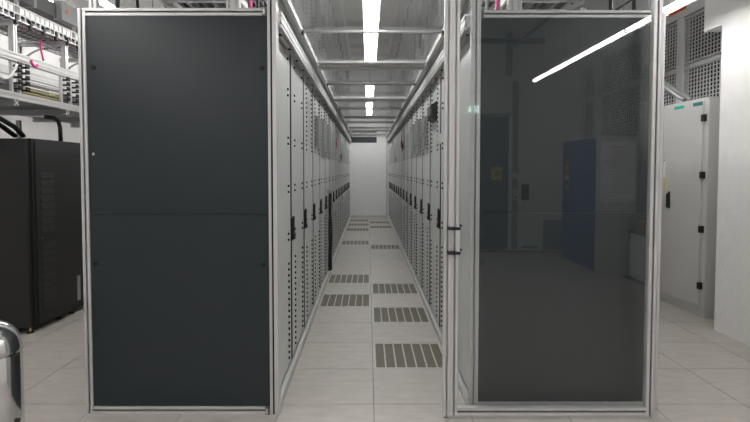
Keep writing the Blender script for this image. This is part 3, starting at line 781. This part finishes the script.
for q in range(5):
    cable(wob(-3.09 + 0.010 * (q % 2), 2.33 - 0.028 * q, 4.62, 5.25, 8, 0.005, q), 0.010, ['whitecable', 'greycable', 'whitecable', 'olive', 'olive'][q],
          ['white', 'grey', 'white', 'olive', 'olive'][q] + ' cable running along the lower level of the overhead rack', 'cables on the lower level')
for q in range(3):
    cable(wob(-3.09, 2.26 + 0.02 * q, 3.9, 4.5, 6, 0.012, q), 0.009, 'greycable', 'grey cable running before the combs of the overhead rack', 'grey cables before the combs')
cable(arc((-2.975, 4.43, 2.42), (-3.00, 4.20, 2.34), 0.10, 10), 0.010, 'whitecable', 'white cable sagging between two combs of the overhead rack')
cable([(-3.02, 4.83, 2.72), (-3.022, 4.84, 2.62), (-3.01, 4.85, 2.535)], 0.008, 'magenta', 'magenta cable hanging onto the upper beam of the overhead rack')
cable(arc((-2.985, 4.63, 2.49), (-2.985, 4.72, 2.47), 0.03, 6), 0.012, 'magenta', 'thick magenta cable end lying on the upper beam')
for q, (ya, yb) in enumerate(((4.62, 5.15), (4.85, 5.45), (5.5, 6.1), (3.9, 4.35))):
    cable(arc((-3.20, ya, 2.54), (-3.08, yb, 2.70), 0.09, 12, (0, -0.4, 1)), 0.010, 'greycable', 'grey cable arching inside the upper level of the overhead rack', 'arching grey cables')
# wire basket along the top
wb = thing('wire_basket', 'bright wire basket tray with cables on top of the overhead cable rack', 'cable tray', (-3.2, 5.5, 2.80))
bs = MB()
for x_ in (-3.0, -3.45):
    for z_ in (2.806, 2.86, 2.925): bs.box(x_ - 0.005, x_ + 0.005, Y0, Y1, z_ - 0.005, z_ + 0.005)
for k in range(5): bs.box(-3.45 + 0.09 * k - 0.004, -3.45 + 0.09 * k + 0.004, Y0, Y1, 2.802, 2.810)
n_ = int((Y1 - Y0) / 0.07)
for k in range(n_):
    y_ = Y0 + 0.07 * k
    bs.box(-3.45, -3.0, y_ - 0.004, y_ + 0.004, 2.801, 2.807)
    for x_ in (-3.0, -3.45): bs.box(x_ - 0.004, x_ + 0.004, y_ - 0.005, y_ + 0.005, 2.806, 2.925)
tag(bs.build('wires', 'alu', wb), kind='stuff')
for q in range(6):
    m_ = ['black', 'greycable', 'black', 'red', 'black', 'greycable'][q]
    cable(wob(-3.06 - 0.06 * q, 2.876, Y0, Y1, 26, 0.006, q + 3), 0.017, m_, {'greycable': 'grey', 'black': 'black', 'red': 'red'}[m_] + ' cable on the upper layer in the wire basket above the black cabinet', 'upper cables in the wire basket')
for q in range(7):
    m_ = ['greycable', 'black', 'red', 'greycable', 'black', 'magenta', 'greycable'][q]
    cable(wob(-3.04 - 0.055 * q, 2.832 + 0.01 * (q % 2), Y0, Y1, 26, 0.008, q), 0.018 if m_ not in ('red', 'magenta') else 0.010, m_,
          {'greycable': 'grey', 'black': 'black', 'red': 'red', 'magenta': 'magenta'}[m_] + ' cable lying in the wire basket above the black cabinet', 'cables in the wire basket')
for q in range(6):
    y_ = 4.45 + 0.19 * q
    MB().box(-3.015, -2.985, y_, y_ + 0.03, 2.802, 2.84).build('basket_clamp', 'black', wb)
    MB().box(-3.012, -2.988, y_ + 0.003, y_ + 0.027, 2.777, 2.799).cyl((-3.0, y_ + 0.015, 2.765), 'z', 0.016, 0.012, 8).build('clamp_knob', 'black', of)
# black drop cables
cable([(-3.14, 4.10, 2.045), (-3.16, 4.30, 2.04), (-3.22, 4.50, 1.99), (-3.26, 4.80, 1.92), (-3.28, 4.95, 1.845)], 0.022, 'black', 'thick black cable curving down from the overhead rack into the black cabinet', 'black drop cables')
cable([(-3.22, 4.10, 2.045), (-3.24, 4.25, 2.04), (-3.30, 4.45, 1.99), (-3.34, 4.75, 1.92), (-3.36, 4.95, 1.845)], 0.022, 'black', 'thick black cable curving down from the overhead rack into the black cabinet', 'black drop cables')
cable([(-3.20, 5.16, 2.05), (-3.17, 5.26, 2.048), (-3.16, 5.31, 2.02), (-3.155, 5.33, 1.96), (-3.155, 5.335, 1.82)], 0.020, 'black', 'thick black cable dropping straight from the overhead rack onto the black cabinet top')
# trunking above the cable rack
tk = thing('cable_trunking', 'dark grey metal trunking with junction box under the ceiling', 'cable duct', (-3.38, 5, 3.14))
for k in range(5):
    MB().box(-3.46, -3.31, 3.3 + 0.96 * k, 3.3 + 0.96 * k + 0.955, 3.14, 3.285).build('trunking_section', 'duct', tk)
for k in range(5): MB().box(-3.465, -3.305, 4.24 + 0.96 * k, 4.28 + 0.96 * k, 3.135, 3.29).build('coupling_band', 'steelgrey', tk)
jb = MB().box(-3.34, -3.25, 5.57, 6.10, 3.12, 3.32).build('junction_box', 'steelgrey', tk)
MB().prism([(5.63, 3.21), (5.70, 3.21), (5.665, 3.26)], 'x', -3.25, -3.247).build('warning_triangle', 'orange', jb)
for k in range(4):
    y_ = 4.0 + 0.95 * k
    MB().profile('z', -3.405, -3.365, y_ - 0.02, y_ + 0.02, 3.29, ZC).build('hanger', 'alu', tk)
    MB().profile('z', -3.30, -3.27, y_ - 0.06, y_ - 0.03, 2.93, 3.13).build('bracket', 'alu', tk)

# ------------------------------------------------------------------ overhead frames on the two rack rows
for s in (1, -1):
    nm = 'uncovered panel row' if s == 1 else 'glass door row'
    fx = lambda d: AX - s * d
    t = thing('tray_frame', 'aluminium cable tray frame standing on the rack tops of the %s' % nm, 'cable rack', (fx(1.3), 3.3, 2.405), 'tray frames on the rack rows')
    for k in range(9):
        y_ = 3.33 + 1.594 * k
        if y_ > 16: break
        for d_, wd in ((1.775, 0.045), (0.89, 0.085)):
            x_ = fx(d_)
            MB().profile('z', x_ - wd / 2, x_ + wd / 2, y_ - 0.0225, y_ + 0.0225, 2.407 if d_ < 1.7 else 2.51, 3.0, 2 if wd > 0.06 else 1, 1).build('post', 'alu', t)
        if k: MB().profile('x', y_ - 0.02, y_ + 0.02, 2.91, 2.945, min(fx(1.75), fx(0.93)), max(fx(1.75), fx(0.93))).build('cross_beam', 'alu', t)
        if k == 0: MB().profile('x', y_ + 0.86, y_ + 0.90, 2.91, 2.945, min(fx(1.75), fx(0.93)), max(fx(1.75), fx(0.93))).build('cross_beam', 'alu', t)
        xm = fx(1.70)
        if k: MB().profile('z', xm - 0.0225, xm + 0.0225, y_ - 0.70, y_ - 0.655, 2.407, 2.83).build('post', 'alu', t)
    for d_ in (1.775, 0.89):
        x_ = fx(d_)
        MB().profile('y', x_ - 0.02, x_ + 0.02, 2.95, 2.99, 3.355, 16.2).build('long_beam', 'alu', t)
    tr = thing('cable_tray', 'ladder cable tray over the racks of the %s' % nm, 'cable tray', (fx(1.3), 3.5, 2.83), 'ladder trays on the rack rows')
    for d_ in (1.62, 1.02): MB().box(fx(d_) - 0.012, fx(d_) + 0.012, 3.5, 16.2, 2.81, 2.856).build('side_rail', 'alu', tr)
    rg = MB()
    for k in range(50): rg.box(min(fx(1.61), fx(1.03)), max(fx(1.61), fx(1.03)), 3.6 + 0.25 * k, 3.63 + 0.25 * k, 2.838, 2.856)
    tag(rg.build('rungs', 'alu', tr), kind='stuff')
    for q in range(8):
        m_ = ['black', 'greycable', 'black', 'greycable', 'black', 'black', 'greycable', 'black'][q]
        cable(wob(fx(1.08 + 0.068 * q), 2.884, 3.45, 16, 40, 0.006, q + s), 0.024, m_, ('black' if m_ == 'black' else 'grey') + ' cable lying in the ladder tray over the %s' % nm, 'cables in the tray of the %s' % nm)
    cable([(fx(0.80), 3.42, 2.407), (fx(0.80), 3.43, 2.52), (fx(0.81), 3.45, 2.62), (fx(0.82), 3.48, 2.80), (fx(0.825), 3.52, 2.95)], 0.012, 'magenta', 'magenta cable rising beside a post above the %s' % nm, 'magenta riser cables')
    rr = random.Random(5 + s)
    t2 = thing('cable_tray', 'high ladder tray below the ceiling over the %s' % nm, 'cable tray', (fx(1.3), 4.0, 3.16), 'high ladder trays')
    for d_ in (1.66, 1.00): MB().box(fx(d_) - 0.012, fx(d_) + 0.012, 4.0, 16.2, 3.12, 3.166).build('side_rail', 'alu', t2)
    rg = MB()
    for k in range(48): rg.box(min(fx(1.65), fx(1.01)), max(fx(1.65), fx(1.01)), 4.05 + 0.25 * k, 4.08 + 0.25 * k, 3.148, 3.166)
    tag(rg.build('rungs', 'alu', t2), kind='stuff')
    for k in range(6):
        for d_ in (1.70, 0.96): MB().cyl((fx(d_), 4.3 + 2.3 * k, 3.13), 'z', 0.008, ZC - 3.13, 6).build('hanger_rod', 'alu', t2)
    for q in range(9):
        m_ = ['black', 'greycable', 'black', 'whitecable', 'black', 'greycable', 'black', 'black', 'greycable'][q]
        cable(wob(fx(1.06 + 0.068 * q), 3.193, 3.95, 16, 40, 0.006, q + s), 0.024, m_, {'black': 'black', 'greycable': 'grey', 'whitecable': 'white'}[m_] + ' cable lying in the high ladder tray over the %s' % nm, 'cables in the high tray of the %s' % nm)
    for q in range(12):
        d_ = 0.945 if q % 2 else 1.72
        y_ = 3.46 + 0.17 * q + rr.uniform(0, 0.06)
        if d_ > 1.7 and abs(((y_ - 3.33 + 0.70) % 1.594) - 0.0) < 0.12: y_ += 0.15
        if 4.13 < y_ < 4.27 or 4.86 < y_ < 4.98: y_ += 0.14
        m_ = rr.choice(['black', 'black', 'greycable', 'black'])
        cable([(fx(d_), y_, 2.409), (fx(d_) + 0.008, y_ + 0.006, 2.7), (fx(d_) - 0.006, y_, 3.0), (fx(d_), y_ + 0.01, 3.4)],
              0.014, m_, {'black': 'black', 'greycable': 'grey'}[m_] + ' cable rising from the rack tops behind the %s' % ('uncovered anthracite panel' if s == 1 else 'glass sliding door'),
              'cables rising from the rack tops of the %s' % nm)
